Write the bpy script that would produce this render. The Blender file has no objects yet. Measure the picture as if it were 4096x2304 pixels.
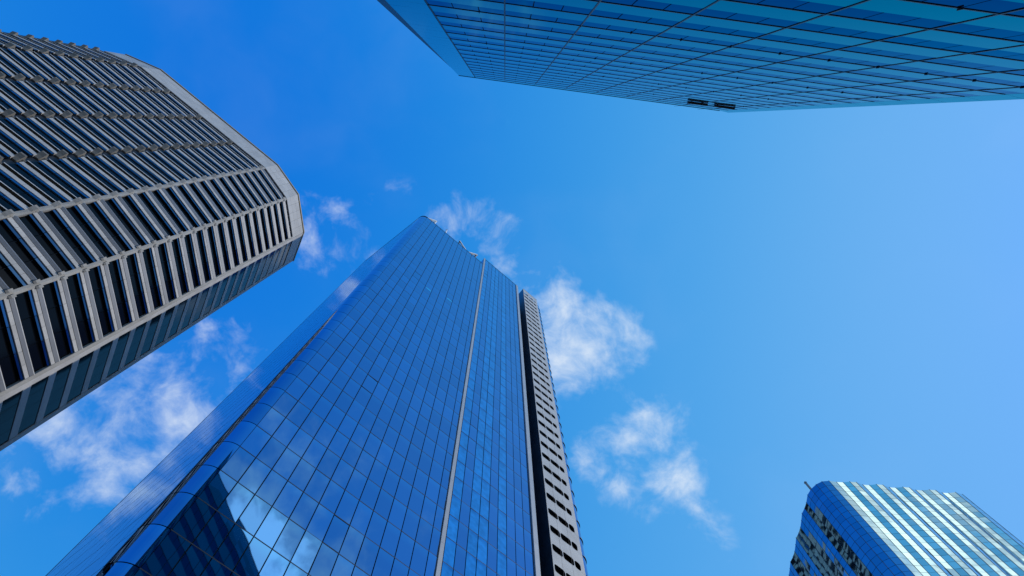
import bpy, math, random
from mathutils import Vector, Matrix
random.seed(7)
scene = bpy.context.scene
col = scene.collection
R_ = math.radians
EYE = 1.6

# ------------------------------------------------------------------ camera
FOC = 2650.0 / 4096.0                       # focal length in frame widths
_z = Vector((-28.0, -660.0, 2650.0)).normalized()   # the vertical, seen from the lens (right, down, forward)
_a = Vector((0, 0, 1))
_y = (_a - _z * _a.dot(_z)).normalized()
_x = _y.cross(_z)
W = Matrix((_x, _y, _z))                    # lens axes -> world
c_right = W @ Vector((1, 0, 0)); c_down = W @ Vector((0, 1, 0)); c_fwd = W @ Vector((0, 0, 1))
cam_d = bpy.data.cameras.new('camera'); cam = bpy.data.objects.new('camera', cam_d); col.objects.link(cam)
m = Matrix((c_right, -c_down, -c_fwd)).transposed().to_4x4()
m.translation = Vector((0, 0, EYE)); cam.matrix_world = m
cam_d.sensor_width = 36.0; cam_d.lens = 36.0 * FOC
cam_d.clip_start = 0.05; cam_d.clip_end = 6000
scene.camera = cam
scene.render.resolution_x = 1024; scene.render.resolution_y = 576

# ------------------------------------------------------------------ light and sky
SUN_AZ, SUN_EL = 82.0, 36.0                 # azimuth clockwise from +Y
scene.view_settings.view_transform = 'Standard'; scene.view_settings.look = 'None'
scene.view_settings.gamma = 1.0; scene.view_settings.use_curve_mapping = False
scene.view_settings.exposure = 0.0
sd = bpy.data.lights.new('sun', 'SUN'); sd.energy = 2.0; sd.angle = R_(0.53); sd.color = (1.0, 0.93, 0.82)
so = bpy.data.objects.new('sun', sd); col.objects.link(so)
sdir = Vector((math.sin(R_(SUN_AZ)) * math.cos(R_(SUN_EL)), math.cos(R_(SUN_AZ)) * math.cos(R_(SUN_EL)), math.sin(R_(SUN_EL))))
so.rotation_euler = sdir.to_track_quat('Z', 'Y').to_euler(); so.location = (60, 0, 260)

SKY = 0.12
world = bpy.data.worlds.new('World'); scene.world = world; world.use_nodes = True
wt = world.node_tree; wt.nodes.clear()
def wn(t, **k):
    n = wt.nodes.new(t)
    for a, b in k.items(): setattr(n, a, b)
    return n
def wl(a, b): wt.links.new(a, b)
sky = wn('ShaderNodeTexSky', sky_type='NISHITA', sun_disc=False, sun_elevation=R_(SUN_EL), sun_rotation=R_(SUN_AZ),
         altitude=0, air_density=1.0, dust_density=0.6, ozone_density=3.0)
srgb = wn('ShaderNodeSeparateColor'); wl(sky.outputs[0], srgb.inputs[0])
tint = wn('ShaderNodeCombineColor')
# colour response of the picture: the same curve over the whole dome
def wm(op, *v):
    q = wn('ShaderNodeMath', operation=op)
    for k_, x_ in enumerate(v):
        if isinstance(x_, (int, float)): q.inputs[k_].default_value = x_
        else: wl(x_, q.inputs[k_])
    return q.outputs[0]
gq = wm('SMOOTH_MAX', wm('SUBTRACT', srgb.outputs[1], .66), 0.0, .22)
gq = wm('MULTIPLY', wm('SUBTRACT', 1.0, wm('POWER', 2.71828, wm('MULTIPLY', gq, -1 / .60))), .452)
rq = wm('MULTIPLY', wm('POWER', gq, 3.6), 2.85)
bq = wm('MULTIPLY', wm('POWER', srgb.outputs[2], .25), .615)
for ch, v_ in enumerate((rq, gq, bq)): wl(wm('MULTIPLY', v_, 1 / SKY), tint.inputs[ch])
tc = wn('ShaderNodeTexCoord')
nrm = wn('ShaderNodeVectorMath', operation='NORMALIZE'); wl(tc.outputs['Generated'], nrm.inputs[0])
D = nrm.outputs[0]
def ma(op, a, b=None, c=None, clamp=False):
    n = wn('ShaderNodeMath', operation=op); n.use_clamp = clamp
    for i, v in enumerate((a, b, c)):
        if v is None: continue
        if isinstance(v, (int, float)): n.inputs[i].default_value = v
        else: wl(v, n.inputs[i])
    return n.outputs[0]
def mr(v, a, b, c=0.0, d=1.0):
    n = wn('ShaderNodeMapRange', interpolation_type='SMOOTHSTEP'); wl(v, n.inputs[0])
    for i, x in enumerate((a, b, c, d)): n.inputs[i + 1].default_value = x
    return n.outputs[0]
def direction(az, el): return (math.sin(R_(az)) * math.cos(R_(el)), math.cos(R_(az)) * math.cos(R_(el)), math.sin(R_(el)))
# fair-weather cloud patches: azimuth, elevation, angular radius (deg), thickness
CLOUDS = [
    # low on the left, between the towers
    (-57, 52, 4, .70), (-55, 53.5, 3.5, .76), (-51.5, 53.3, 3.5, .74), (-53.5, 51.5, 4, .80), (-57, 49.3, 3.5, .68), (-57.5, 47.5, 3, .6),
    (-54, 58, 4, .5), (-49, 59.3, 3, .35), (-50, 50, 3, .5),
    # small wisps overhead
    (-62, 72.5, 2.5, .6), (-58.5, 71.2, 2.2, .55), (-49, 77, 3, .4), (-29, 79.2, 2.8, .52), (-11, 80.3, 2.6, .5), (-3, 79.2, 2.4, .5), (10, 75.8, 2.6, .6),
    # the brightest patch and the ragged one below it
    (15, 73, 2.6, .9), (17.0, 71.7, 2.8, 1.1), (12, 71, 2.7, 1.05), (23.5, 69.4, 2.6, .62), (9.5, 66.5, 2.5, .55), (20, 70, 3, .8),
    (15.5, 61.3, 2.1, .9), (14.3, 59.4, 2.0, .7), (21.7, 60.8, 2.1, .75), (26.5, 61.2, 1.9, .65), (24.5, 57.8, 2.3, .85), (20, 56.7, 1.8, .5),
    (25, 56.6, 2, .5), (23.5, 65.5, 2.5, .3), (25, 52.3, 1.6, .35), (44, 68, 1.5, .25),
    # the larger bank on the other side of the street, seen in the glass
    (130, 46.5, 6, 1.9), (134, 51.5, 3.6, 1.0), (124, 45.5, 4.2, 1.5), (117, 45, 4.2, 1.5), (112, 45.5, 3.4, .9), (104, 49, 2.4, .8), (122, 41, 9, 1.6), (120, 43, 6, 1.5), (120, 49, 3, .5),
    (130, 54, 4.2, .75), (126, 58, 4, .48), (136, 57, 3.5, .5), (118, 56, 4, .35), (110, 54, 3, .35),
]
acc = None
for az, el, rad, k in CLOUDS:
    dp = wn('ShaderNodeVectorMath', operation='DOT_PRODUCT'); wl(D, dp.inputs[0]); dp.inputs[1].default_value = direction(az, el)
    v = ma('MULTIPLY', mr(dp.outputs['Value'], math.cos(R_(rad * 1.85)), 1.0), k)
    acc = v if acc is None else ma('MAXIMUM', acc, v)
# broken low cloud out of view all round, thickened to whiten the ambient light
sep = wn('ShaderNodeSeparateXYZ'); wl(D, sep.inputs[0])
low = mr(sep.outputs['Z'], 0.58, 0.10, 0.0, 1.05)
acc = ma('MAXIMUM', acc, low)
n0 = wn('ShaderNodeTexNoise'); n0.inputs['Scale'].default_value = 6.0; n0.inputs['Detail'].default_value = 3; wl(D, n0.inputs['Vector'])
off = wn('ShaderNodeVectorMath', operation='SCALE'); wl(n0.outputs['Color'], off.inputs[0]); off.inputs['Scale'].default_value = 0.10
wv = wn('ShaderNodeVectorMath', operation='ADD'); wl(D, wv.inputs[0]); wl(off.outputs[0], wv.inputs[1])
n1 = wn('ShaderNodeTexNoise'); n1.inputs['Scale'].default_value = 16.0; n1.inputs['Detail'].default_value = 8; n1.inputs['Roughness'].default_value = 0.6
wl(wv.outputs[0], n1.inputs['Vector'])
dens = mr(ma('ADD', acc, ma('MULTIPLY_ADD', n1.outputs['Fac'], 2.9, -1.45)), 0.28, 2.0)
dens = ma('MULTIPLY', dens, mr(acc, 0.0, 0.30))
dens = ma('MINIMUM', dens, 0.93)
nv = wn('ShaderNodeTexNoise'); nv.inputs['Scale'].default_value = 4.5; nv.inputs['Detail'].default_value = 5; wl(wv.outputs[0], nv.inputs['Vector'])
dens = ma('MAXIMUM', dens, mr(nv.outputs['Fac'], 0.45, 0.80, 0.0, 0.03))        # thin high veil over the whole dome
cmix = wn('ShaderNodeMix', data_type='RGBA'); wl(dens, cmix.inputs['Factor']); wl(tint.outputs[0], cmix.inputs['A'])
cmix.inputs['B'].default_value = (6.6, 7.3, 8.1, 1)
glow = mr(ma('MULTIPLY', acc, dens), 0.80, 1.45, 1.0, 1.7)       # the thick sunlit bank is brighter than the thin wisps
csc = wn('ShaderNodeVectorMath', operation='SCALE'); csc.inputs[0].default_value = (6.6, 7.3, 8.1); wl(glow, csc.inputs['Scale']); wl(csc.outputs[0], cmix.inputs['B'])
bg = wn('ShaderNodeBackground'); bg.inputs['Strength'].default_value = SKY; wl(cmix.outputs['Result'], bg.inputs['Color'])
wo = wn('ShaderNodeOutputWorld'); wl(bg.outputs[0], wo.inputs['Surface'])

# ------------------------------------------------------------------ materials
def mat(name, base, rough=0.5, metal=0.0, var=0.0, noise=0.0, nscale=1.0, bump=0.0, bscale=1.0, uvtop=None, uvfrom=0.7, spec=None, speckle=0.0, edge=None, ior=None):
    """procedural Principled material. var: change from object to object; noise: blotches; bump: gentle waviness;
    uvtop: colour of the upper part of a pane (ceiling zone behind the glass)"""
    mt = bpy.data.materials.new(name); mt.use_nodes = True; t = mt.node_tree; N = t.nodes; L = t.links
    b = N['Principled BSDF']; b.inputs['Roughness'].default_value = rough; b.inputs['Metallic'].default_value = metal
    if spec is not None: b.inputs['Specular IOR Level'].default_value = spec
    if ior: b.inputs['IOR'].default_value = ior
    if edge: b.inputs['Specular Tint'].default_value = (*edge, 1)
    geo = N.new('ShaderNodeNewGeometry')
    rgb = N.new('ShaderNodeRGB'); rgb.outputs[0].default_value = (*base, 1); c = rgb.outputs[0]
    if uvtop:
        uv = N.new('ShaderNodeUVMap'); uv.uv_map = 'uv'; sp = N.new('ShaderNodeSeparateXYZ'); L.new(uv.outputs[0], sp.inputs[0])
        r = N.new('ShaderNodeMapRange'); r.interpolation_type = 'SMOOTHSTEP'; L.new(sp.outputs['Y'], r.inputs[0])
        r.inputs[1].default_value = uvfrom; r.inputs[2].default_value = 0.97
        mx = N.new('ShaderNodeMix'); mx.data_type = 'RGBA'; L.new(r.outputs[0], mx.inputs['Factor']); L.new(c, mx.inputs['A'])
        mx.inputs['B'].default_value = (*uvtop, 1); c = mx.outputs['Result']
    f = None
    if var:
        oi = N.new('ShaderNodeObjectInfo'); r = N.new('ShaderNodeMapRange'); L.new(oi.outputs['Random'], r.inputs[0])
        r.inputs[3].default_value = 1 - var; r.inputs[4].default_value = 1 + var; f = r.outputs[0]
    def blot(f, amt, sc, det=4):
        nz = N.new('ShaderNodeTexNoise'); nz.inputs['Scale'].default_value = sc; nz.inputs['Detail'].default_value = det; L.new(geo.outputs['Position'], nz.inputs['Vector'])
        r = N.new('ShaderNodeMapRange'); L.new(nz.outputs['Fac'], r.inputs[0]); r.inputs[1].default_value = .25; r.inputs[2].default_value = .75
        r.inputs[3].default_value = 1 - amt; r.inputs[4].default_value = 1 + amt
        if f is None: return r.outputs[0]
        mu = N.new('ShaderNodeMath'); mu.operation = 'MULTIPLY'; L.new(f, mu.inputs[0]); L.new(r.outputs[0], mu.inputs[1]); return mu.outputs[0]
    if noise: f = blot(f, noise, nscale)
    if speckle: f = blot(f, speckle, 9.0, 2)
    if f is not None:
        sc = N.new('ShaderNodeVectorMath'); sc.operation = 'SCALE'; L.new(c, sc.inputs[0]); L.new(f, sc.inputs['Scale']); c = sc.outputs[0]
    L.new(c, b.inputs['Base Color'])
    if bump:
        nz = N.new('ShaderNodeTexNoise'); nz.inputs['Scale'].default_value = bscale; nz.inputs['Detail'].default_value = 1; L.new(geo.outputs['Position'], nz.inputs['Vector'])
        bp = N.new('ShaderNodeBump'); bp.inputs['Strength'].default_value = 1.0; bp.inputs['Distance'].default_value = bump
        L.new(nz.outputs['Fac'], bp.inputs['Height']); L.new(bp.outputs[0], b.inputs['Normal'])
    return mt
M = dict(
    c_glass=mat('blue_mirror_glass', (.085, .262, .53), .02, 1, var=.09, bump=.006, bscale=.35, uvtop=(.09, .30, .57), uvfrom=.62),
    c_pale=mat('pale_blind_glass', (.22, .72, .86), .08, 1),
    c_bright=mat('streaky_mirror_glass', (.07, .36, .65), .03, 1, var=.08, noise=.22, nscale=1.3, bump=.006, bscale=.35, uvtop=(.05, .28, .55), uvfrom=.78),
    c_side=mat('side_mirror_glass', (.05, .27, .52), .03, 1, var=.06, bump=.006, bscale=.35, edge=(.50, .72, .88)),
    frame=mat('black_frame', (.012, .014, .022), .45),
    navy=mat('navy_metal', (.02, .055, .11), .35, .3, noise=.2, nscale=.5),
    alu=mat('pale_grey_metal', (.44, .45, .47), .45, .25, noise=.08, nscale=.6),
    perf=mat('pale_grey_panel', (.52, .51, .49), .55, 0, noise=.14, nscale=.5, speckle=.06),
    vent=mat('dark_brown_vent', (.04, .028, .026), .7),
    white=mat('white_steel', (.78, .79, .78), .45),
    t_vis=mat('deep_blue_glass', (.004, .065, .10), .03, 1, var=.06, bump=.003, bscale=.5, edge=(.07, .44, .68)),
    t_sp=mat('teal_spandrel_glass', (.03, .17, .17), .07, 1, var=.03, noise=.06, nscale=.4, edge=(.20, .73, .82)),
    t_cap=mat('pale_teal_glass', (.05, .22, .24), .09, 1, noise=.05, nscale=.5, edge=(.30, .88, .92)),
    t_louv=mat('dark_louvre_metal', (.02, .035, .055), .4, .6),
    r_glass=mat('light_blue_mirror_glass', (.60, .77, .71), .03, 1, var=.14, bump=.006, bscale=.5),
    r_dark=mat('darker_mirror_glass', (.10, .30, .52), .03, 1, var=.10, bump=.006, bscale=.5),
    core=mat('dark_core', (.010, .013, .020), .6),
    conc=mat('pale_concrete_tile', (.49, .48, .465), .75, 0, var=.09, noise=.16, nscale=.45, speckle=.10),
    conc2=mat('grey_brown_concrete', (.20, .185, .16), .85, 0, var=.08, noise=.16, nscale=.8, speckle=.10),
    conc3=mat('weathered_concrete', (.37, .355, .325), .8, 0, var=.05, noise=.2, nscale=.5, speckle=.12),
    crown=mat('pale_crown_concrete', (.47, .47, .46), .75, 0, var=.05, noise=.13, nscale=.35, speckle=.05),
    tan=mat('tan_coping', (.33, .28, .17), .6, 0, noise=.1),
    shaded_fin=mat('shaded_soffit_metal', (.045, .043, .035), .6, .1, noise=.1),  # sunshade colour darkened to paint in the shade under the long-front shelves
    lit_edge=mat('lit_edge_metal', (.72, .72, .70), .5, 0, noise=.08),
    fin=mat('grey_aluminium', (.24, .255, .28), .5, .35, var=.04, noise=.08, nscale=.7),
    l_blue=mat('blue_strip_glass', (.055, .125, .215), .06, .95, var=.25, bump=.008, bscale=.6),
    l_win=mat('black_window_glass', (.003, .004, .006), .10, 0, ior=1.15),
    l_green=mat('dark_green_glass', (.008, .020, .024), .06, 0, var=.12, bump=.006, bscale=.5, ior=1.18),
    beige=mat('beige_stone', (.40, .37, .29), .8, 0, noise=.1, nscale=.4),
    roof=mat('roof_membrane', (.22, .22, .22), .9, 0, noise=.1),
    asphalt=mat('asphalt', (.05, .05, .052), .9, 0, noise=.2, nscale=.3),
    pave=mat('pavement_concrete', (.16, .155, .15), .85, 0, noise=.15, nscale=.5),
    paint=mat('road_paint', (.78, .78, .75), .7),
    steel=mat('dark_red_brown_steel', (.05, .025, .022), .5, .3),
)

# ------------------------------------------------------------------ mesh helpers
class MB:
    def __init__(s): s.v = []; s.f = []; s.u = []
    def add(s, vs, fs, us=None):
        o = len(s.v); s.v += [tuple(v) for v in vs]
        for i, f in enumerate(fs):
            s.f.append(tuple(o + k for k in f)); s.u.append(us[i] if us else [(0.5, 0.5)] * len(f))
        return s
    def box(s, x0, x1, y0, y1, z0, z1):
        vs = [(x, y, z) for z in (z0, z1) for y in (y0, y1) for x in (x0, x1)]
        fs = [(0, 1, 5, 4), (2, 6, 7, 3), (0, 4, 6, 2), (1, 3, 7, 5), (0, 2, 3, 1), (4, 5, 7, 6)]
        q = [(0, 0), (1, 0), (1, 1), (0, 1)]
        return s.add(vs, fs, [q, [(0, 0), (0, 1), (1, 1), (1, 0)], [(0, 0), (0, 1), (1, 1), (1, 0)], [(0, 0), (1, 0), (1, 1), (0, 1)], [(0, 0)] * 4, [(1, 1)] * 4])
    def prism(s, poly, z0, z1):
        "poly counter-clockwise in plan"
        n = len(poly); vs = [(x, y, z0) for x, y in poly] + [(x, y, z1) for x, y in poly]
        fs = [(i, (i + 1) % n, n + (i + 1) % n, n + i) for i in range(n)] + [tuple(range(n - 1, -1, -1)), tuple(range(n, 2 * n))]
        return s.add(vs, fs)
    def profile(s, pr, x0, x1):
        "profile of (y, z) points, extruded along x"
        n = len(pr); vs = [(x0, y, z) for y, z in pr] + [(x1, y, z) for y, z in pr]
        fs = [(i, (i + 1) % n, n + (i + 1) % n, n + i) for i in range(n)] + [tuple(range(n - 1, -1, -1)), tuple(range(n, 2 * n))]
        return s.add(vs, fs)
    def bar(s, a, b, w=.1, h=None):
        h = h or w; a = Vector(a); b = Vector(b); d = (b - a).normalized()
        up = Vector((0, 0, 1)) if abs(d.z) < .9 else Vector((1, 0, 0)); p = d.cross(up).normalized() * w / 2; q = p.cross(d).normalized() * h / 2
        vs = [c + i * p + j * q for c in (a, b) for i, j in ((-1, -1), (1, -1), (1, 1), (-1, 1))]
        return s.add(vs, [(0, 1, 2, 3), (7, 6, 5, 4), (0, 4, 5, 1), (1, 5, 6, 2), (2, 6, 7, 3), (3, 7, 4, 0)])
    def mesh(s, name, mt):
        me = bpy.data.meshes.new(name); me.from_pydata(s.v, [], s.f)
        ul = me.uv_layers.new(name='uv'); flat = [c for u in s.u for p in u for c in p]; ul.data.foreach_set('uv', flat)
        me.materials.append(mt); me.validate(); me.update(); return me
def link(name, me, parent=None):
    o = bpy.data.objects.new(name, me); col.objects.link(o)
    if parent: o.parent = parent
    return o
def part(name, mb, mt, parent): return link(name, mb.mesh(name, mt), parent)
def thing(name, label, cat, loc, group=None):
    o = bpy.data.objects.new(name, None); col.objects.link(o); o.location = loc; o.empty_display_size = 2
    o['label'] = label; o['category'] = cat
    if group: o['group'] = group
    return o
def structure(name, mb, mt): o = part(name, mb, mt, None); o['kind'] = 'structure'; return o

# pieces: each is a shared mesh put on a wall; those that show largest are objects, the rest of a kind is one part
MESH = {}
def box_piece(name, mt, w, t, h):
    "w along the wall, h up, front face on y = 0, body behind it"
    k = (name, mt.name, round(w, 3), round(t, 3), round(h, 3))
    if k not in MESH: MESH[k] = MB().box(-w / 2, w / 2, 0, t, -h / 2, h / 2).mesh(name, mt)
    return MESH[k]
PIECES = {}
def put(th, name, me, x, y, z, ang, size, tilt=(0, 0), rest=None):
    "ang: wall direction in degrees; size: rough face area; world position, z above the ground"
    PIECES.setdefault((th.name, name), [th, rest or name + 's', []])[2].append((me, Vector((x, y, z)), ang, size, tilt))
def shown(p, ang, size):
    d = p - Vector((0, 0, EYE)); f = d.dot(c_fwd)
    if f <= 0: return 0
    sx = d.dot(c_right) / f * FOC; sy = d.dot(c_down) / f * FOC
    if abs(sx) > .515 or abs(sy) > .295: return 0
    n = Vector((math.sin(R_(ang)), -math.cos(R_(ang)), 0)); cs = max(0.02, -n.dot(d) / d.length)
    return size * cs / d.length_squared
def flush_pieces(limit=300):
    for (tn, name), (th, rest, L) in PIECES.items():
        L = sorted(L, key=lambda q: -shown(q[1], q[2], q[3]))
        vis = [q for q in L[:limit] if shown(q[1], q[2], q[3]) > 0]; others = L[len(vis):]
        base = th.location
        for me, p, ang, size, tilt in vis:
            o = link(name, me, th); o.location = p - base; o.rotation_euler = (tilt[0], 0, R_(ang) + tilt[1])
        if others:
            mb = {}
            for me, p, ang, size, tilt in others:
                mt = me.materials[0]; b = mb.setdefault(mt.name, [mt, MB()])[1]
                mw = Matrix.Translation(p - base) @ Matrix.Rotation(R_(ang) + tilt[1], 4, 'Z') @ Matrix.Rotation(tilt[0], 4, 'X')
                ul = me.uv_layers['uv'].data
                b.add([mw @ v.co for v in me.vertices], [tuple(q.vertices) for q in me.polygons], [[tuple(ul[i].uv) for i in q.loop_indices] for q in me.polygons])
            tot = MB(); mats = []; idx = []
            for k, (mt, b) in mb.items():
                tot.add(b.v, b.f, b.u); idx += [len(mats)] * len(b.f); mats.append(mt)
            me = tot.mesh(rest, mats[0])
            for mt in mats[1:]: me.materials.append(mt)
            me.polygons.foreach_set('material_index', idx)
            o = link(rest, me, th); o['kind'] = 'stuff'
    PIECES.clear()
def jig(a): return (random.gauss(0, a), random.gauss(0, a))
def ccw(poly):
    s = sum(poly[i][0] * poly[(i + 1) % len(poly)][1] - poly[(i + 1) % len(poly)][0] * poly[i][1] for i in range(len(poly)))
    return poly if s > 0 else poly[::-1]
def U(deg): return Vector((math.cos(R_(deg)), math.sin(R_(deg)), 0))
def OUT(deg): return Vector((math.sin(R_(deg)), -math.cos(R_(deg)), 0))

# ------------------------------------------------------------------ the ground
structure('ground', MB().box(-2500, 2500, -2500, 2500, -2.0, -0.15), M['pave'])
g = MB()
for a, off, wdt, ln in ((43.2, -17, 22, 900), (9.67, 15, 16, 900)):
    u = U(a); n = OUT(a); c0 = n * off
    if a == 43.2: c0 = n * -14
    P = [c0 + u * i * ln + n * j * wdt / 2 for i, j in ((-1, 1), (1, 1), (1, -1), (-1, -1))]
    z = -.146 if a == 43.2 else -.142
    g.add([(p.x, p.y, z) for p in P], [(0, 1, 2, 3)])
structure('road', g, M['asphalt'])

# ------------------------------------------------------------------ blue glass tower with the rounded corner (middle)
A = 43.2; u = U(A); n = OUT(A); PL = -34.3
base = n * PL
C = thing('blue_glass_tower', 'tall deep blue mirror glass tower with rounded corner and perforated grey wall, bottom middle', 'tower', (-10, 40, 0))
def cpt(s, inward=0.0): p = base + u * s - n * inward; return p
FH = 3.9; ZM = 188.6 + EYE; ZR = 197.0 + EYE; ZP = 200.2 + EYE
FL0 = EYE + (-0.02) * FH           # a floor line lies at FL0 + k * FH
def place(th, name, me, p, z, ang, size, tilt=(0, 0), rest=None): put(th, name, me, p.x, p.y, z, ang, size, tilt, rest)
GAP = 0.095
floor_c = [FL0 + 0.05 + k * FH for k in range(0, 53)]
# corner geometry
I_s = -1.1457; corner = cpt(I_s); A2 = 144.26; u2 = U(A2); n2 = OUT(A2 - 180)   # left face runs along u2 from the corner
n2 = Vector((-u2.y, u2.x, 0)); n2 = n2 if n2.dot(-u) > 0 else -n2
if n2.dot(Vector((0, 0, 0)) - corner) < 0: n2 = -n2
T0 = 1.46; rad = T0 * math.tan(R_((A2 - A) / 2))
cc = corner + (u + u2).normalized() * (rad / math.sin(R_((A2 - A) / 2)))
pts_arc = []
pa = corner + u2 * T0; pb = corner + u * T0
a0 = math.atan2(pa.y - cc.y, pa.x - cc.x); a1 = math.atan2(pb.y - cc.y, pb.x - cc.x)
while a1 < a0 - math.pi: a1 += 2 * math.pi
while a1 > a0 + math.pi: a1 -= 2 * math.pi
NA = 12
arc = [(cc.x + rad * math.cos(a0 + (a1 - a0) * i / NA), cc.y + rad * math.sin(a0 + (a1 - a0) * i / NA)) for i in range(NA + 1)]
def curved(name, mt, poly, t, z0, z1, smooth=True):
    "a bent sheet following poly, thickness t towards the centre cc"
    mb = MB(); k = len(poly); inn = []
    for x, y in poly:
        d = Vector((x - cc.x, y - cc.y)).normalized(); inn.append((x - d.x * t, y - d.y * t))
    vs = [(x, y, z) for z in (z0, z1) for x, y in poly] + [(x, y, z) for z in (z0, z1) for x, y in inn]
    fs = []; us = []
    for i in range(k - 1):
        fs += [(i, i + 1, k + i + 1, k + i), (2 * k + i + 1, 2 * k + i, 3 * k + i, 3 * k + i + 1), (i + 1, i, 2 * k + i, 2 * k + i + 1), (k + i, k + i + 1, 3 * k + i + 1, 3 * k + i)]
        us += [[(i / k, 0), ((i + 1) / k, 0), ((i + 1) / k, 1), (i / k, 1)], [(0, .5)] * 4, [(0, .5)] * 4, [(0, .5)] * 4]
    fs += [(0, k, 3 * k, 2 * k), (k - 1, 3 * k - 1, 4 * k - 1, 2 * k - 1)]; us += [[(0, .5)] * 4] * 2
    mb.add(vs, fs, us); me = mb.mesh(name, mt)
    if smooth:
        for p in me.polygons: p.use_smooth = len(p.vertices) == 4 and abs(p.normal.z) < .5
        me.set_sharp_from_angle(angle=R_(40))
    return me
arc_me = curved('curved_pane', M['c_glass'], [(x - cc.x, y - cc.y) for x, y in arc] if False else arc, .06, -(FH - GAP) / 2, (FH - GAP) / 2)
for v in arc_me.vertices: v.co.x -= cc.x; v.co.y -= cc.y
for z in floor_c:
    top = z + FH
    if top > ZM + .2: break
    put(C, 'curved_pane', arc_me, cc.x, cc.y, z + FH / 2, 0, 8)
# main face
S0, MOD = .31, 1.645
pale = {(5, 32), (8, 33)}
def pane_col(sc, w, z0, z1, th=C, mt='c_glass', name='glass_pane', a=A, fn=cpt, jit=.0019, t=.05):
    h = z1 - z0 - GAP
    if h < .3: return
    place(th, name, box_piece(name, M[mt], w, t, h), fn(sc), (z0 + z1) / 2, a, w * h, jig(jit * (5 if random.random() < .04 else 1)))
for i in range(13):
    s_a = S0 + i * MOD; s_b = min(S0 + (i + 1) * MOD, 21.06)
    for k, z in enumerate(floor_c):
        if z > ZM - .4: break
        pane_col((s_a + s_b) / 2, s_b - s_a - GAP, z, min(z + FH, ZM - .15))
for i, k in pale:                                      # two lowered blinds behind the glass, seen as pale lights
    z = floor_c[k]; sc = S0 + (i + .5) * MOD
    place(C, 'blind_pane', box_piece('blind_pane', M['c_pale'], 1.2, .02, .95), cpt(sc + .1, -.012), z + FH - .62, A, 1.2)
# right section, taller
S1, MOD2 = 21.72, (33.75 - 21.72) / 9
for i in range(9):
    for z in floor_c:
        if z > ZR - .4: break
        pane_col(S1 + (i + .5) * MOD2, MOD2 - GAP, z, min(z + FH, ZR - .15), name='narrow_pane', mt='c_bright' if i in (0, 2, 3, 5) else 'c_glass')
# left face: floors x modules
def lpt(s, inward=0.0): return corner + u2 * s - n2 * inward
A2w = math.degrees(math.atan2(n2.x, -n2.y))           # wall direction whose OUT is n2
LLEN = 22.1
nl = 12; ml = (LLEN - T0) / nl
for i in range(nl):
    for z in floor_c:
        if z > ZM - .4: break
        pane_col(T0 + (i + .5) * ml, ml - .05, z, min(z + FH, ZM - .15), mt='c_side', name='side_pane', a=A2w, fn=lpt, jit=.0006)
def loc(th, p): return (p[0] - th.location.x, p[1] - th.location.y)
def poly_of(th, pts): return [loc(th, (p.x, p.y)) if hasattr(p, 'x') else loc(th, p) for p in pts]
# dark transoms along every floor line
for z in floor_c:
    if z < ZM - .5:
        part('transom', MB().prism(ccw(poly_of(C, [cpt(S0, -.006), cpt(20.98, -.006), cpt(20.98, .06), cpt(S0, .06)])), z - .05, z + .05), M['frame'], C)
        part('transom', MB().prism(ccw(poly_of(C, [lpt(T0, -.004), lpt(LLEN - .12, -.004), lpt(LLEN - .12, .06), lpt(T0, .06)])), z - .035, z + .035), M['frame'], C)
    if z < ZR - .5:
        part('transom', MB().prism(ccw(poly_of(C, [cpt(21.62, -.006), cpt(33.7, -.006), cpt(33.7, .06), cpt(21.62, .06)])), z - .045, z + .045), M['frame'], C)
# dark cores behind the glass
inn_arc = [Vector((cc.x + (x - cc.x) * .94, cc.y + (y - cc.y) * .94, 0)) for x, y in arc]
back = n * -24
core_main = [lpt(LLEN - .1, .12)] + inn_arc + [cpt(21.3, .12), cpt(21.3, 26), lpt(LLEN - .1, 8)]
core_main = [lpt(LLEN - .1, .12)] + inn_arc + [cpt(21.3, .12), cpt(21.3, 26)]
part('wall_core', MB().prism(poly_of(C, core_main), 0, ZM - .05), M['core'], C)
part('wall_core', MB().prism(poly_of(C, [cpt(21.32, .12), cpt(34.1, .12), cpt(34.1, 26), cpt(21.32, 26)]), 0, ZR - .05), M['core'], C)
# copings: thin dark edge
def strip_pts(th, pts, w, z0, z1, name, mt, outw):
    mb = MB()
    for i in range(len(pts) - 1):
        a = pts[i]; b = pts[i + 1]; d = (b - a); d.normalize(); o = Vector((d.y, -d.x, 0))
        if outw and o.dot(-(a + b) / 2) < 0: o = -o
        q = [a - o * w, b - o * w, b + o * .04, a + o * .04]
        mb.prism(ccw(poly_of(th, q)), z0, z1)
    return part(name, mb, mt, th)
strip_pts(C, [lpt(LLEN), lpt(T0)], .5, ZM - .15, ZM + .05, 'coping', M['navy'], True)
strip_pts(C, [Vector((x, y, 0)) for x, y in arc] + [cpt(21.06)], .5, ZM - .15, ZM + .05, 'coping', M['navy'], True)
strip_pts(C, [cpt(21.7), cpt(33.8)], .5, ZR - .15, ZR + .1, 'coping', M['navy'], True)
part('corner_trim', MB().prism(ccw(poly_of(C, [lpt(LLEN - .12, -.02), lpt(LLEN + .1, -.02), lpt(LLEN + .1, .4), lpt(LLEN - .12, .4)])), 0, ZM), M['navy'], C)
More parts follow.
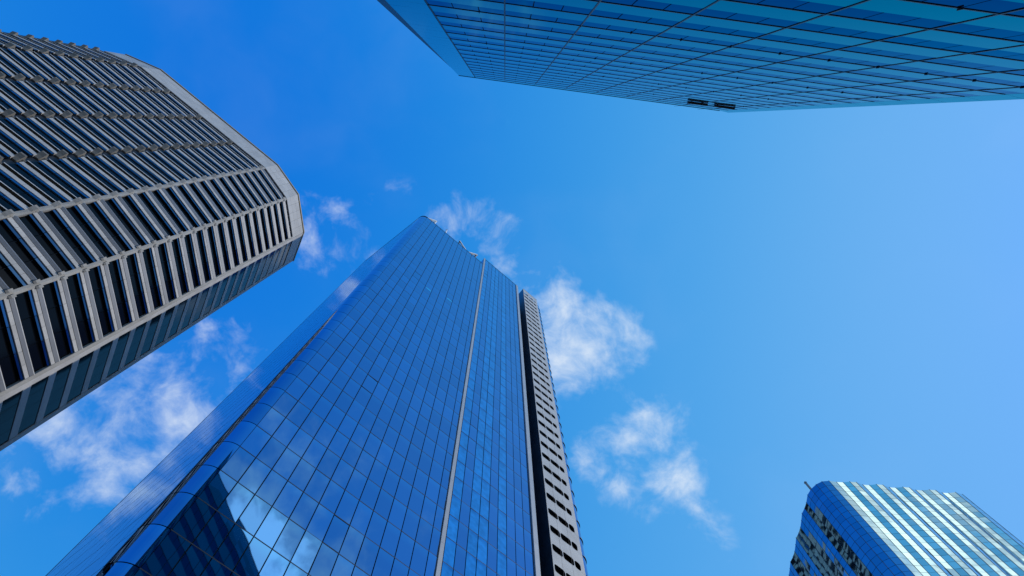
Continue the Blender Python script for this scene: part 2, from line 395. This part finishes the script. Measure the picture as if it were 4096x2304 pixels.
# grey vertical fins with panel joints
def clad(name, s_a, s_b, o0, o1, ztop, mt):
    z = 0.0; w = s_b - s_a
    while z < ztop - .1:
        h = min(FH * 3, ztop - z)
        place(C, name, box_piece(name, M[mt], w, o1 - o0, h - .02), cpt((s_a + s_b) / 2, o0), z + h / 2, A, w * h); z += h
clad('vertical_fin', 21.12, 21.60, -.14, .3, ZR + .15, 'alu')
clad('vertical_fin', 33.80, 34.52, -.22, .3, ZR - .3, 'alu')
part('shadow_gap', MB().prism(ccw(poly_of(C, [cpt(20.98, .0), cpt(21.12, .0), cpt(21.12, .3), cpt(20.98, .3)])), 0, ZM), M['frame'], C)
part('shadow_gap', MB().prism(ccw(poly_of(C, [cpt(33.70, -.01), cpt(33.80, -.01), cpt(33.80, .3), cpt(33.70, .3)])), 0, ZR - .3), M['frame'], C)
# raised flank of the taller section above the lower roof
part('flank_wall', MB().prism(ccw(poly_of(C, [cpt(21.13, .31), cpt(21.31, .31), cpt(21.31, 14), cpt(21.13, 14)])), ZM - .04, ZR + .05), M['c_side'], C)
# the blade: dark flank, perforated front, glass round the far edge
SP0, SP1 = 36.95, 42.55
part('recess_wall', MB().prism(ccw(poly_of(C, [cpt(34.1, 5), cpt(37.1, 5), cpt(37.1, 5.4), cpt(34.1, 5.4)])), 0, ZR - 2), M['navy'], C)
z = 0.0
while z < ZP - .1:
    h = min(FH, ZP - z)
    p = cpt(SP0, 3.05); place(C, 'flank_panel', box_piece('flank_panel', M['navy'], 5.96, .2, h - .015), p, z + h / 2, A - 90, 6 * h); z += h
HZ = (70.93 + EYE - (FL0 + .05)) % FH                  # height of the hole row within a storey
def rr(cx, cz, w, h, r, k=4):
    out = []
    for qx, qz, st in ((1, 1, 0), (-1, 1, 90), (-1, -1, 180), (1, -1, 270)):
        for j in range(k + 1):
            a = R_(st + 90 * j / k); out.append((cx + qx * (w / 2 - r) + r * math.cos(a), cz + qz * (h / 2 - r) + r * math.sin(a)))
    return out
HOLES = [((37.12 + 38.84) / 2, 1.72), ((38.93 + 40.74) / 2, 1.81), ((40.84 + 41.86) / 2, 1.02)]
def holed_panel():
    cu = bpy.data.curves.new('perforated_panel', 'CURVE'); cu.dimensions = '2D'; cu.fill_mode = 'BOTH'; cu.extrude = .015
    sc = (SP0 + SP1) / 2; w = SP1 - SP0
    loops = [[(-w / 2, .008), (w / 2, .008), (w / 2, FH - .008), (-w / 2, FH - .008)]] + [rr(s - sc, HZ, L_, 1.42, .38) for s, L_ in HOLES]
    for lp in loops:
        sp = cu.splines.new('POLY'); sp.points.add(len(lp) - 1); sp.use_cyclic_u = True
        for q, (x, z_) in zip(sp.points, lp): q.co = (x, z_, 0, 1)
    o = bpy.data.objects.new('tmp', cu); col.objects.link(o); dg = bpy.context.evaluated_depsgraph_get()
    me = bpy.data.meshes.new_from_object(o.evaluated_get(dg)); bpy.data.objects.remove(o); bpy.data.curves.remove(cu)
    for v in me.vertices: x, y, z_ = v.co; v.co = (x, -z_ + .015, y)        # stand it up, front on y = 0
    me.materials.clear(); me.materials.append(M['perf']); me.name = 'perforated_panel'
    if 'uv' not in me.uv_layers: me.uv_layers.new(name='uv')
    return me
pp = holed_panel()
for k, z in enumerate(floor_c):
    if z + FH > ZP: break
    place(C, 'perforated_panel', pp, cpt((SP0 + SP1) / 2), z, A, 22)
ztop = z
place(C, 'cap_panel', box_piece('cap_panel', M['perf'], SP1 - SP0, .18, ZP - ztop), cpt((SP0 + SP1) / 2), (ztop + ZP) / 2, A, 10)
for s_ in (38.55, 40.35):
    part('panel_joint', MB().prism(ccw(poly_of(C, [cpt(s_ - .012, -.004), cpt(s_ + .012, -.004), cpt(s_ + .012, .02), cpt(s_ - .012, .02)])), 0, ZP - .3), M['vent'], C)
part('vent_back', MB().prism(ccw(poly_of(C, [cpt(SP0 + .21, .75), cpt(SP1, .75), cpt(SP1, .9), cpt(SP0 + .21, .9)])), 0, ZP - .3), M['vent'], C)
mb = MB()
for s in (SP0 + .12, 38.885, 40.775, SP1 - .12):
    q = ccw(poly_of(C, [cpt(s - .03, .04), cpt(s + .03, .04), cpt(s + .03, .74), cpt(s - .03, .74)])); mb.prism(q, 0, ZP - .4)
part('vent_divider', mb, M['vent'], C)
# curved glass at the far edge
c2 = cpt(SP1, 1.5)
arc2 = [(c2.x + (n.x * math.cos(R_(t)) + u.x * math.sin(R_(t))) * 1.5 * 1.0, c2.y + (n.y * math.cos(R_(t)) + u.y * math.sin(R_(t))) * 1.5) for t in range(0, 91, 9)]
_cc = cc; cc = c2
arc2_me = curved('edge_pane', M['c_glass'], arc2, .06, -(FH - .16) / 2, (FH - .16) / 2); cc = _cc
rib_me = MB()
for v in arc2_me.vertices: v.co.x -= c2.x; v.co.y -= c2.y
rp = [(c2.x + (n.x * math.cos(R_(t)) + u.x * math.sin(R_(t))) * 1.6, c2.y + (n.y * math.cos(R_(t)) + u.y * math.sin(R_(t))) * 1.6) for t in range(9, 91, 9)]
cc = c2; rib = curved('edge_rib', M['frame'], rp, .3, -.06, .06); cc = _cc
for v in rib.vertices: v.co.x -= c2.x; v.co.y -= c2.y
for z in floor_c:
    if z + FH > ZP - 2: break
    put(C, 'edge_pane', arc2_me, c2.x, c2.y, z + FH / 2, 0, 7); put(C, 'edge_rib', rib, c2.x, c2.y, z, 0, 1)
part('blade_core', MB().prism(ccw(poly_of(C, [cpt(SP0 + .21, .95), cpt(SP1 + 1.2, .95), cpt(SP1 + 1.35, 1.5), cpt(SP1 + 1.35, 14), cpt(SP0 + .21, 14)])), 0, ZP - .1), M['core'], C)
strip_pts(C, [cpt(SP0), cpt(SP1)], .5, ZP, ZP + .15, 'coping', M['alu'], True)
flush_pieces()
# things on its roof
def rf(s, i, z): p = cpt(s, i); return Vector((p.x, p.y, z))
def roof_thing(name, label, s, i, build, z=ZM):
    p = rf(s, i, z); o = thing(name, label, 'roof rig', (p.x, p.y, z)); build(o, p); return o
def b1(o, p):
    q = lambda s, i, z: rf(s, i, z) - p
    part('boom', MB().bar(q(.45, .35, ZM + .45), q(3.05, .15, ZM + 5.3), .45, .55), M['white'], o)
    part('boom', MB().bar(q(.75, .95, ZM + .45), q(3.0, .75, ZM + 4.6), .25, .3), M['white'], o)
    part('leg', MB().bar(q(3.0, .2, ZM + 5.0), q(2.95, .45, ZM), .3), M['white'], o)
    part('winch_box', MB().bar(q(2.65, .5, ZM), q(2.65, .5, ZM + 2.0), .55), M['frame'], o)
roof_thing('window_cleaning_davit', 'white steel davit arm leaning over the rounded roof corner of the blue glass tower', 1.2, .8, b1)
def b2(o, p):
    q = lambda s, i, z: rf(s, i, z) - p
    part('post', MB().bar(q(7.1, .35, ZM), q(6.98, .2, ZM + 5.2), .36), M['white'], o)
    part('cap', MB().bar(q(6.98, .2, ZM + 5.2), q(6.97, .2, ZM + 5.35), .46), M['white'], o)
roof_thing('roof_post', 'short white post standing alone on the middle of the blue glass tower roof edge', 7.1, .35, b2)
def b3(o, p):
    q = lambda s, i, z: rf(s, i, z) - p
    part('arm', MB().bar(q(11.9, .1, ZM + 4.9), q(15.3, .4, ZM + .3), .35, .5), M['white'], o)
    part('arm', MB().bar(q(12.2, .9, ZM + 3.6), q(15.1, 1.1, ZM + .3), .25, .3), M['white'], o)
    part('arm', MB().bar(q(15.4, .4, ZM + .3), q(18.6, .1, ZM + 5.6), .4, .55), M['white'], o)
    part('arm', MB().bar(q(15.6, 1.1, ZM + .3), q(18.4, .9, ZM + 4.4), .28, .35), M['white'], o)
    part('strut', MB().bar(q(12.0, .15, ZM + 4.6), q(12.05, .5, ZM), .3), M['frame'], o)
    part('strut', MB().bar(q(18.4, .2, ZM + 5.1), q(18.0, .5, ZM), .4), M['frame'], o)
roof_thing('window_cleaning_gantry', 'white V shaped steel gantry on the blue glass tower roof beside the tall grey fin', 15, .6, b3)

# ------------------------------------------------------------------ grey concrete tower (left)
h = 3.6
LV = [Vector((x, y, 0)) for x, y in ((-76.21, -16.65), (-69.63, -13.43), (-64.31, -8.43), (-58.99, -3.42), (-53.67, 1.59), (-48.35, 6.59), (-44.74, 12.96), (-44.49, 21.09), (-47.55, 27.34))]
Lt = thing('concrete_tower', 'grey concrete office tower with horizontal sunshades on every storey and angled corners, at the left', 'tower', (-62, 10, 0))
NF = 37; ZT = 142.8 + EYE
fin_slope = [(.16, 0), (0, .36), (0, .46), (.85, .46), (.85, 0)]      # leaning sunshade of the corner bays
fin_flat = [(.02, 0), (.02, .15), (.85, .15), (.85, 0)]               # thin shelf over a slot, on the long front
for b in range(8):
    p, q = LV[b], LV[b + 1]; d = q - p; ln = d.length; a = math.degrees(math.atan2(d.y, d.x)); d.normalize(); o = OUT(a)
    pt = lambda s, inn: p + d * s - o * inn
    front = b < 5
    if b < 7:
        sl = .30 if b == 0 else (.46 if b <= 4 else .28); sr = .46 if b < 4 else .28
        x0, x1 = sl, ln - sr; w = x1 - x0; mid = (x0 + x1) / 2
        fm = MB().profile(fin_flat if front else fin_slope, -w / 2, w / 2).mesh('sunshade', M['shaded_fin'] if front else M['fin'])
        nt = 6; tw = w / nt; npn = 3; pw = w / npn
        #            tile top, height, inset | strip top, height, inset | window top, height, inset
        lay = (-.58, .76, .05, -1.36, .44, .10, -1.82, 1.60, .24) if front else ((-.10, .64, .14, -.78, .46, .24, -1.26, 1.86, .50) if b == 5 else (-.10, .52, .14, -.66, .36, .24, -1.04, 2.08, .50))
        for k in range(1, NF + 1):
            z = EYE + k * h
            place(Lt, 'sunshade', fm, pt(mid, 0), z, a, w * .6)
            if front: place(Lt, 'bright_edge', box_piece('bright_edge', M['lit_edge'], w + .1, .03, .12), pt(mid, -.02), z + .08, a, w * .1)  # added pale strip, paints the lit front edge of each shelf
            for i in range(nt):
                place(Lt, 'spandrel_tile', box_piece('spandrel_tile', M['conc'], tw - .02, .3, lay[1]), pt(x0 + (i + .5) * tw, lay[2] + random.uniform(0, .012)), z + lay[0] - lay[1] / 2, a, tw, jig(.001))
            for i in range(npn):
                place(Lt, 'strip_pane', box_piece('strip_pane', M['l_blue'], pw - .06, .05, lay[4]), pt(x0 + (i + .5) * pw, lay[5]), z + lay[3] - lay[4] / 2, a, pw * .7, jig(.004))
                place(Lt, 'window_pane', box_piece('window_pane', M['l_win'], pw - .05, .05, lay[7]), pt(x0 + (i + .5) * pw, lay[8]), z + lay[6] - lay[7] / 2, a, pw * 1.3, jig(.002))
        # top floor strip and crown panels
        zc = EYE + NF * h + .58
        place(Lt, 'top_window', box_piece('top_window', M['l_blue'] if b < 5 else M['l_win'], w - .1, .05, 1.25), pt(mid, .30), zc + .65, a, w)
        mb = MB()
        nw = 7
        for i in range(nw + 1):
            s = -w / 2 + i * w / nw; mb.box(s - .08, s + .08, 0, .2, -.63, .63)
        place(Lt, 'top_mullion', mb.mesh('top_mullion', M['frame']), pt(mid, .25), zc + .65, a, 3)
        ncr = 5; cw = ln / ncr; rows = 3; ch = (ZT - .55 - (zc + 1.3)) / rows
        for i in range(ncr):
            for r in range(rows):
                place(Lt, 'crown_panel', box_piece('crown_panel', M['crown'], cw - .025, .3, ch - .03), pt((i + .5) * cw, .06), zc + 1.3 + (r + .5) * ch, a, cw * ch, jig(.0015))
    else:                                               # flat striped corner face
        x0, x1 = .75, ln - .55; w = x1 - x0
        for k in range(1, NF + 1):
            z = EYE + k * h
            place(Lt, 'stripe_panel', box_piece('stripe_panel', M['conc'], w, .3, 1.12), pt((x0 + x1) / 2, .10), z - .2, a, w)
            for i in range(4):
                place(Lt, 'flush_pane', box_piece('flush_pane', M['l_green'], w / 4 - .02, .05, 2.45), pt(x0 + (i + .5) * w / 4, .16), z - .78 - 1.24, a, 4, jig(.003))
        for s0_, s1_ in ((0.10, x0), (x1, ln)):
            part('corner_pier', MB().prism(ccw(poly_of(Lt, [pt(s0_, .04), pt(s1_, .04), pt(s1_, .6), pt(s0_, .6)])), 0, ZT - .5), M['conc'], Lt)
        zc = EYE + NF * h + .4
        place(Lt, 'top_window', box_piece('top_window', M['l_win'], w, .05, 2.2), pt((x0 + x1) / 2, .16), zc + 1.1, a, w)
        for i in range(4):
            for r in range(2):
                ch = (ZT - .55 - zc - 2.2) / 2
                place(Lt, 'crown_panel', box_piece('crown_panel', M['crown'], w / 4 - .025, .3, ch - .03), pt(x0 + (i + .5) * w / 4, .06), zc + 2.2 + (r + .5) * ch, a, 4)
    # tan coping
    part('coping', MB().prism(ccw(poly_of(Lt, [pt(-.03, -.1), pt(ln + .03, -.1), pt(ln - .2, .9), pt(.2, .9)])), ZT - .5, ZT), M['tan'], Lt)
# piers and brackets on the ridges
for j in range(0, 8):
    P0 = LV[j]; db = (LV[j + 1] - LV[j]).normalized(); da = (LV[j] - LV[j - 1]).normalized() if j else Vector((db.x * math.cos(R_(-13)) - db.y * math.sin(R_(-13)), db.x * math.sin(R_(-13)) + db.y * math.cos(R_(-13)), 0))
    oa = Vector((da.y, -da.x, 0)); ob = Vector((db.y, -db.x, 0)); om = (oa + ob).normalized(); am = math.degrees(math.atan2(om.x, -om.y))
    SB = .46 if j < 5 else .28
    ft = .42 if j < 5 else .10
    if j < 7:
        q = [P0 - da * SB - oa * ft, P0 - om * ft, P0 + db * SB - ob * ft, P0 + db * SB - ob * 1.1, P0 - om * 1.1, P0 - da * SB - oa * 1.1]
    else:
        q = [P0 - da * SB - oa * .08, P0 - om * .02, P0 + db * .09 - ob * .02, P0 + db * .09 - ob * .8, P0 - om * 1.1, P0 - da * SB - oa * 1.1]
    part('pier', MB().prism(ccw(poly_of(Lt, q)), 0, EYE + NF * h + 1.9), M['core'] if j < 5 else M['conc3'], Lt)  # long-front piers take the near-black core colour as painted recess shade
    br = MB()
    if j < 6:   # hook-shaped bracket at the end of each sunshade, a lower step beside it
        f_ = 1.0 if j < 5 else .62
        br.profile([(-.34 * f_, -.10), (-.34 * f_, .20), (.43, .20), (.43, -1.15), (.22, -1.15), (-.02, -.62)], -.62 * f_, .10)
        br.profile([(.10, -.25), (.10, .06), (.43, .06), (.43, -.75)], .10, .42 * f_)
        bm = br.mesh('bracket', M['conc2'] if j < 5 else M['conc3'])
    else:
        br.profile([(-.03, .02), (-.03, .60), (.10, .60), (.10, -.20)], -.42, -.12)
        br.profile([(-.03, .02), (-.03, .60), (.10, .60), (.10, -.20)], .12, .42)
        bm = br.mesh('bracket', M['conc3'])
    if j == 7: continue
    for k in range(1, NF + 1): place(Lt, 'bracket', bm, P0, EYE + k * h, am, .8)
inner = []
for j, P0 in enumerate(LV):
    ds = []
    if j > 0: ds.append((LV[j] - LV[j - 1]).normalized())
    if j < 8: ds.append((LV[j + 1] - LV[j]).normalized())
    om = sum((Vector((q.y, -q.x, 0)) for q in ds), Vector()).normalized(); inner.append(P0 - om * .75)
far = [Vector((-58.5, 33.0, 0)), Vector((-64, 36, 0)), Vector((-92, 20, 0)), Vector((-92, -10, 0)), Vector((-84, -18.4, 0))]
part('wall_core', MB().prism(ccw(poly_of(Lt, inner + far)), 0, ZT - .6), M['core'], Lt)
flush_pieces()

# ------------------------------------------------------------------ blue glass tower overhead (behind the camera, top of the picture)
AT = 9.67; uT = U(AT); nT = -OUT(AT)                    # its face looks towards +Y
Tt = thing('banded_glass_tower', 'blue glass tower with teal spandrel bands and thin dark grid, across the top right', 'tower', (12, -22, 0))
nT = Vector((-uT.y, uT.x, 0)); PT = Vector((.26, -5.92, 0)); PT = nT * PT.dot(nT)
def tpt(s, inward=0.0): return PT + uT * s - nT * inward
AW = AT + 180                                          # wall direction whose outward normal is nT
ZTT = 102.6 + EYE; F0 = 36.3 + EYE - 9 * 3.9; SS = -5.12; TM = 4.365 / 3; SE = 31.74
nfl = 17 + 9
for k in range(nfl):
    z = F0 + k * 3.9
    if z > ZTT - 3: break
    i = 0
    while SS + i * TM < SE - .05:
        a_ = SS + i * TM; b_ = min(a_ + TM, SE)
        place(Tt, 'vision_pane', box_piece('vision_pane', M['t_vis'], b_ - a_ - .05, .05, 1.68), tpt((a_ + b_) / 2, .004), z + 2.20 + .86, AW, 2.5, jig(.0009)); i += 1
    i = 0
    while SS + i * 3 * TM < SE - .05:
        a_ = SS + i * 3 * TM; b_ = min(a_ + 3 * TM, SE)
        place(Tt, 'spandrel_panel', box_piece('spandrel_panel', M['t_sp'], b_ - a_ - .03, .07, 2.10), tpt((a_ + b_) / 2, 0), z + .12 + 1.05, AW, 9, jig(.0007)); i += 1
    o = part('transom', MB().prism(ccw(poly_of(Tt, [tpt(SS, -.022), tpt(SE, -.022), tpt(SE, .1), tpt(SS, .1)])), z - .02, z + .09), M['frame'], Tt)
ztop = z
i = 0
while SS + i * 3 * TM < SE - .05:                      # plain top band
    a_ = SS + i * 3 * TM; b_ = min(a_ + 3 * TM, SE)
    for r in range(2):
        hh = (ZTT - ztop) / 2
        place(Tt, 'parapet_panel', box_piece('parapet_panel', M['t_cap'], b_ - a_ - .02, .07, hh - .02), tpt((a_ + b_) / 2, 0), ztop + (r + .5) * hh, AW, 6)
    part('mullion', MB().prism(ccw(poly_of(Tt, [tpt(a_ - .04, -.026), tpt(a_ + .04, -.026), tpt(a_ + .04, .1), tpt(a_ - .04, .1)])), 0, ztop - .1), M['frame'], Tt)
    i += 1
# small fixing pins on every fourth floor line
pin = MB().box(-.02, .02, -.05, 0, -.14, .14).mesh('fixing_pin', M['frame'])
for k in range(2, nfl, 4):
    for i in range(0, 26, 2):
        s = SS + i * TM
        if s < SE and F0 + k * 3.9 < ztop: place(Tt, 'fixing_pin', pin, tpt(s, -.022), F0 + k * 3.9, AW, .1)
# plain end strip on the left
SL = -7.65
z = F0
while z < ZTT - .3:
    hh = min(1.95, ZTT - z)
    place(Tt, 'end_panel', box_piece('end_panel', M['t_cap'], SS - SL - .1, .07, hh - .02), tpt((SL + SS) / 2 - .03, 0), z + hh / 2, AW, 4, jig(.0006)); z += hh
# narrow turned strip on the right corner
pb_ = tpt(SE); pe = Vector((33.61, -.11, 0)); de = (pe - pb_); le = de.length; ae = math.degrees(math.atan2(de.y, de.x)); de.normalize()
z = F0
while z < ZTT - .3:
    hh = min(3.9, ZTT - z)
    c_ = (pb_ + pe) / 2; put(Tt, 'corner_panel', box_piece('corner_panel', M['t_cap'], le - .03, .07, hh - .04), c_.x, c_.y, z + hh / 2, ae + 180, 4); z += hh
bk = -nT * 34
pr_ = [tpt(SL + .08, .09), tpt(SE - .02, .09), pe - nT * .2, pe - nT * 34, tpt(SL + .08, 34)]
part('wall_core', MB().prism(ccw(poly_of(Tt, pr_)), 0, ZTT - .1), M['core'], Tt)
part('coping', MB().prism(ccw(poly_of(Tt, [tpt(SL, -.05), tpt(SE, -.05), tpt(SE, .6), tpt(SL, .6)])), ZTT - .02, ZTT + .2), M['t_cap'], Tt)
# tapering dark louvres along the left edge
for i in range(5):
    f0, f1 = i / 5, (i + .82) / 5; mb = MB()
    wb = 1.30
    A_ = [tpt(SL - f0 * .03, .06 + i * .02), tpt(SL - f1 * .03, .06 + i * .02)]; B_ = [tpt(SL - f0 * wb, .06 + i * .02), tpt(SL - f1 * wb, .06 + i * .02)]
    vs = []
    for dep in (0, .5):
        for (P_, z_) in ((B_[0], 0), (B_[1], 0), (A_[1], ZTT - .4), (A_[0], ZTT - .4)):
            p_ = P_ - nT * dep; vs.append((p_.x - Tt.location.x, p_.y - Tt.location.y, z_))
    mb.add(vs, [(0, 1, 2, 3), (7, 6, 5, 4), (0, 4, 5, 1), (1, 5, 6, 2), (2, 6, 7, 3), (3, 7, 4, 0)])
    part('louvre', mb, M['t_louv'], Tt)
flush_pieces()
# cradle hanging near the roof edge
k_ = .905; zc_ = EYE + 100 * k_
cr_p = [Vector((x * k_, y * k_, 0)) for x, y in ((26.72, -1.66), (29.58, -1.19), (30.64, -1.04), (33.55, -.50))]
cr = thing('cleaning_cradle', 'dark twin box window cleaning cradle hanging at the roof edge of the banded tower', 'cradle', (cr_p[1].x, cr_p[1].y, zc_))
for a_, b_, hh in ((0, 1, .42), (2, 3, .42)):
    p, q = cr_p[a_], cr_p[b_]; d = (q - p).normalized(); o = Vector((-d.y, d.x, 0))
    pl = [(v.x - cr.location.x, v.y - cr.location.y) for v in (p, q, q - o * .27, p - o * .27)]
    bx = part('basket', MB().prism(ccw(pl), -.30, .30), M['steel'], cr)
    pl2 = [(v.x - cr.location.x, v.y - cr.location.y) for v in (p - d * .03 + o * .03, p + d * .05 + o * .03, p + d * .05 - o * .18, p - d * .03 - o * .18)]
    part('end_frame', MB().prism(ccw(pl2), -.24, .24), M['alu'], bx)
pl = [(v.x - cr.location.x, v.y - cr.location.y) for v in (cr_p[1], cr_p[2], cr_p[2] - Vector((0, .12, 0)), cr_p[1] - Vector((0, .12, 0)))]
part('link_bar', MB().prism(ccw(pl), -.08, .10), M['steel'], cr)
for f_ in (.5,):
    for a_, b_ in ((0, 1), (2, 3)):
        mid = (cr_p[a_] + cr_p[b_]) / 2 - nT * .1
        part('cable', MB().bar((mid.x - cr.location.x, mid.y - cr.location.y, .35), (mid.x - cr.location.x, mid.y - cr.location.y, ZTT + .3 - zc_), .03), M['frame'], cr)

# ------------------------------------------------------------------ wavy glass tower (bottom right)
Rt = thing('wavy_glass_tower', 'light blue glass tower with rippled pleated walls reflecting white cloud, bottom right corner', 'tower', (82, 98, 0))
ZRR = 131 + EYE; RH = 1.9
right = [(66.58, 79.63), (68.12, 79.55), (69.84, 79.93), (71.30, 80.08)]
for k in range(4):
    for ox, oy in ((0, 0), (1.48, .22), (2.98, .90), (4.42, 1.06)): right.append((72.76 + 5.97 * k + ox, 79.97 + .945 * k + oy))
right += [(96.63, 83.74), (98.25, 84.33), (99.3, 85.5), (99.8, 87.3)]
left = [(66.58, 79.63), (65.33, 80.29), (64.27, 81.41), (63.60, 82.83)]
for k in range(5):
    for ox, oy in ((0, 0), (-.10, 1.75), (-.40, 3.2), (-.90, 4.45))[0 if k else 1:]: left.append((63.56 - .92 * k + ox * 1.0 + (.0 if k else 0), 82.95 + 6.2 * k + oy))
ring = left[::-1] + right[1:]
nrow = int((ZRR - EYE) / RH)
for i in range(len(ring) - 1):
    p = Vector((*ring[i], 0)); q = Vector((*ring[i + 1], 0)); d = q - p; ln = d.length; a = math.degrees(math.atan2(d.y, d.x)); c_ = (p + q) / 2
    nleft = len(left) - 1
    mt = M['r_dark'] if i < nleft + 1 else M['r_glass']  # left and corner facets tinted darker, painting in the dimmer sky they mirror
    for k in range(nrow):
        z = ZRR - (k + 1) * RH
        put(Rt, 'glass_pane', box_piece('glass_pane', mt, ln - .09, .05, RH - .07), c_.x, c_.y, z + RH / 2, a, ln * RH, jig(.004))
ins = []
for i, p in enumerate(ring):
    p = Vector((*p, 0)); c_ = Vector((84, 96, 0)); ins.append(p + (c_ - p).normalized() * .16)
part('wall_core', MB().prism(ccw(poly_of(Rt, ins + [Vector((99.6, 108, 0)), Vector((60.5, 112, 0))])), 0, ZRR - .05), M['core'], Rt)
for i, p in enumerate(ring[1:-1]):
    p = Vector((*p, 0)); mb = MB(); mb.prism([(p.x - 82 + .055 * math.cos(t), p.y - 98 + .055 * math.sin(t)) for t in [k * math.pi / 3 for k in range(6)]], 0, ZRR + .08)
    part('mullion', mb, M['frame'], Rt)
flush_pieces()
rc = thing('roof_aerial', 'short grey aerial stub poking above the corner of the rippled glass tower', 'aerial', (64.9, 82.2, ZRR - .2))
part('rod', MB().bar((0, 0, 0), (-.5, -.6, 3.0), .35), M['fin'], rc)
part('tip', MB().bar((-.5, -.6, 3.0), (-.52, -.63, 3.35), .45), M['fin'], rc)
part('foot', MB().box(-.3, .3, -.3, .3, 0, .25), M['fin'], rc)

# ------------------------------------------------------------------ the block behind the blue tower, seen mirrored in the rippled glass
Bt = thing('beige_office_block', 'beige office block with dark window bands, seen mirrored in the rippled glass tower', 'building', (-2, 138, 0))
part('wall', MB().box(-16, 13, -34, 20, 0, 216), M['beige'], Bt)
for k in range(54):
    z = 4 + k * 3.85
    part('window_band', MB().box(13.002, 13.06, -33 + (k % 3) * .3, 19, z, z + 2.3), M['l_win'], Bt)
    part('window_band', MB().box(-15, 12, -34.06, -34.002, z, z + 2.1), M['l_win'], Bt)
for y in (-28, -21, -14, -7, 0, 7, 14): part('pier', MB().box(13.0, 13.5, y - .6, y + .6, 0, 216), M['beige'], Bt)
part('plant_room', MB().box(-10, 6, -8, 12, 216, 220), M['core'], Bt)
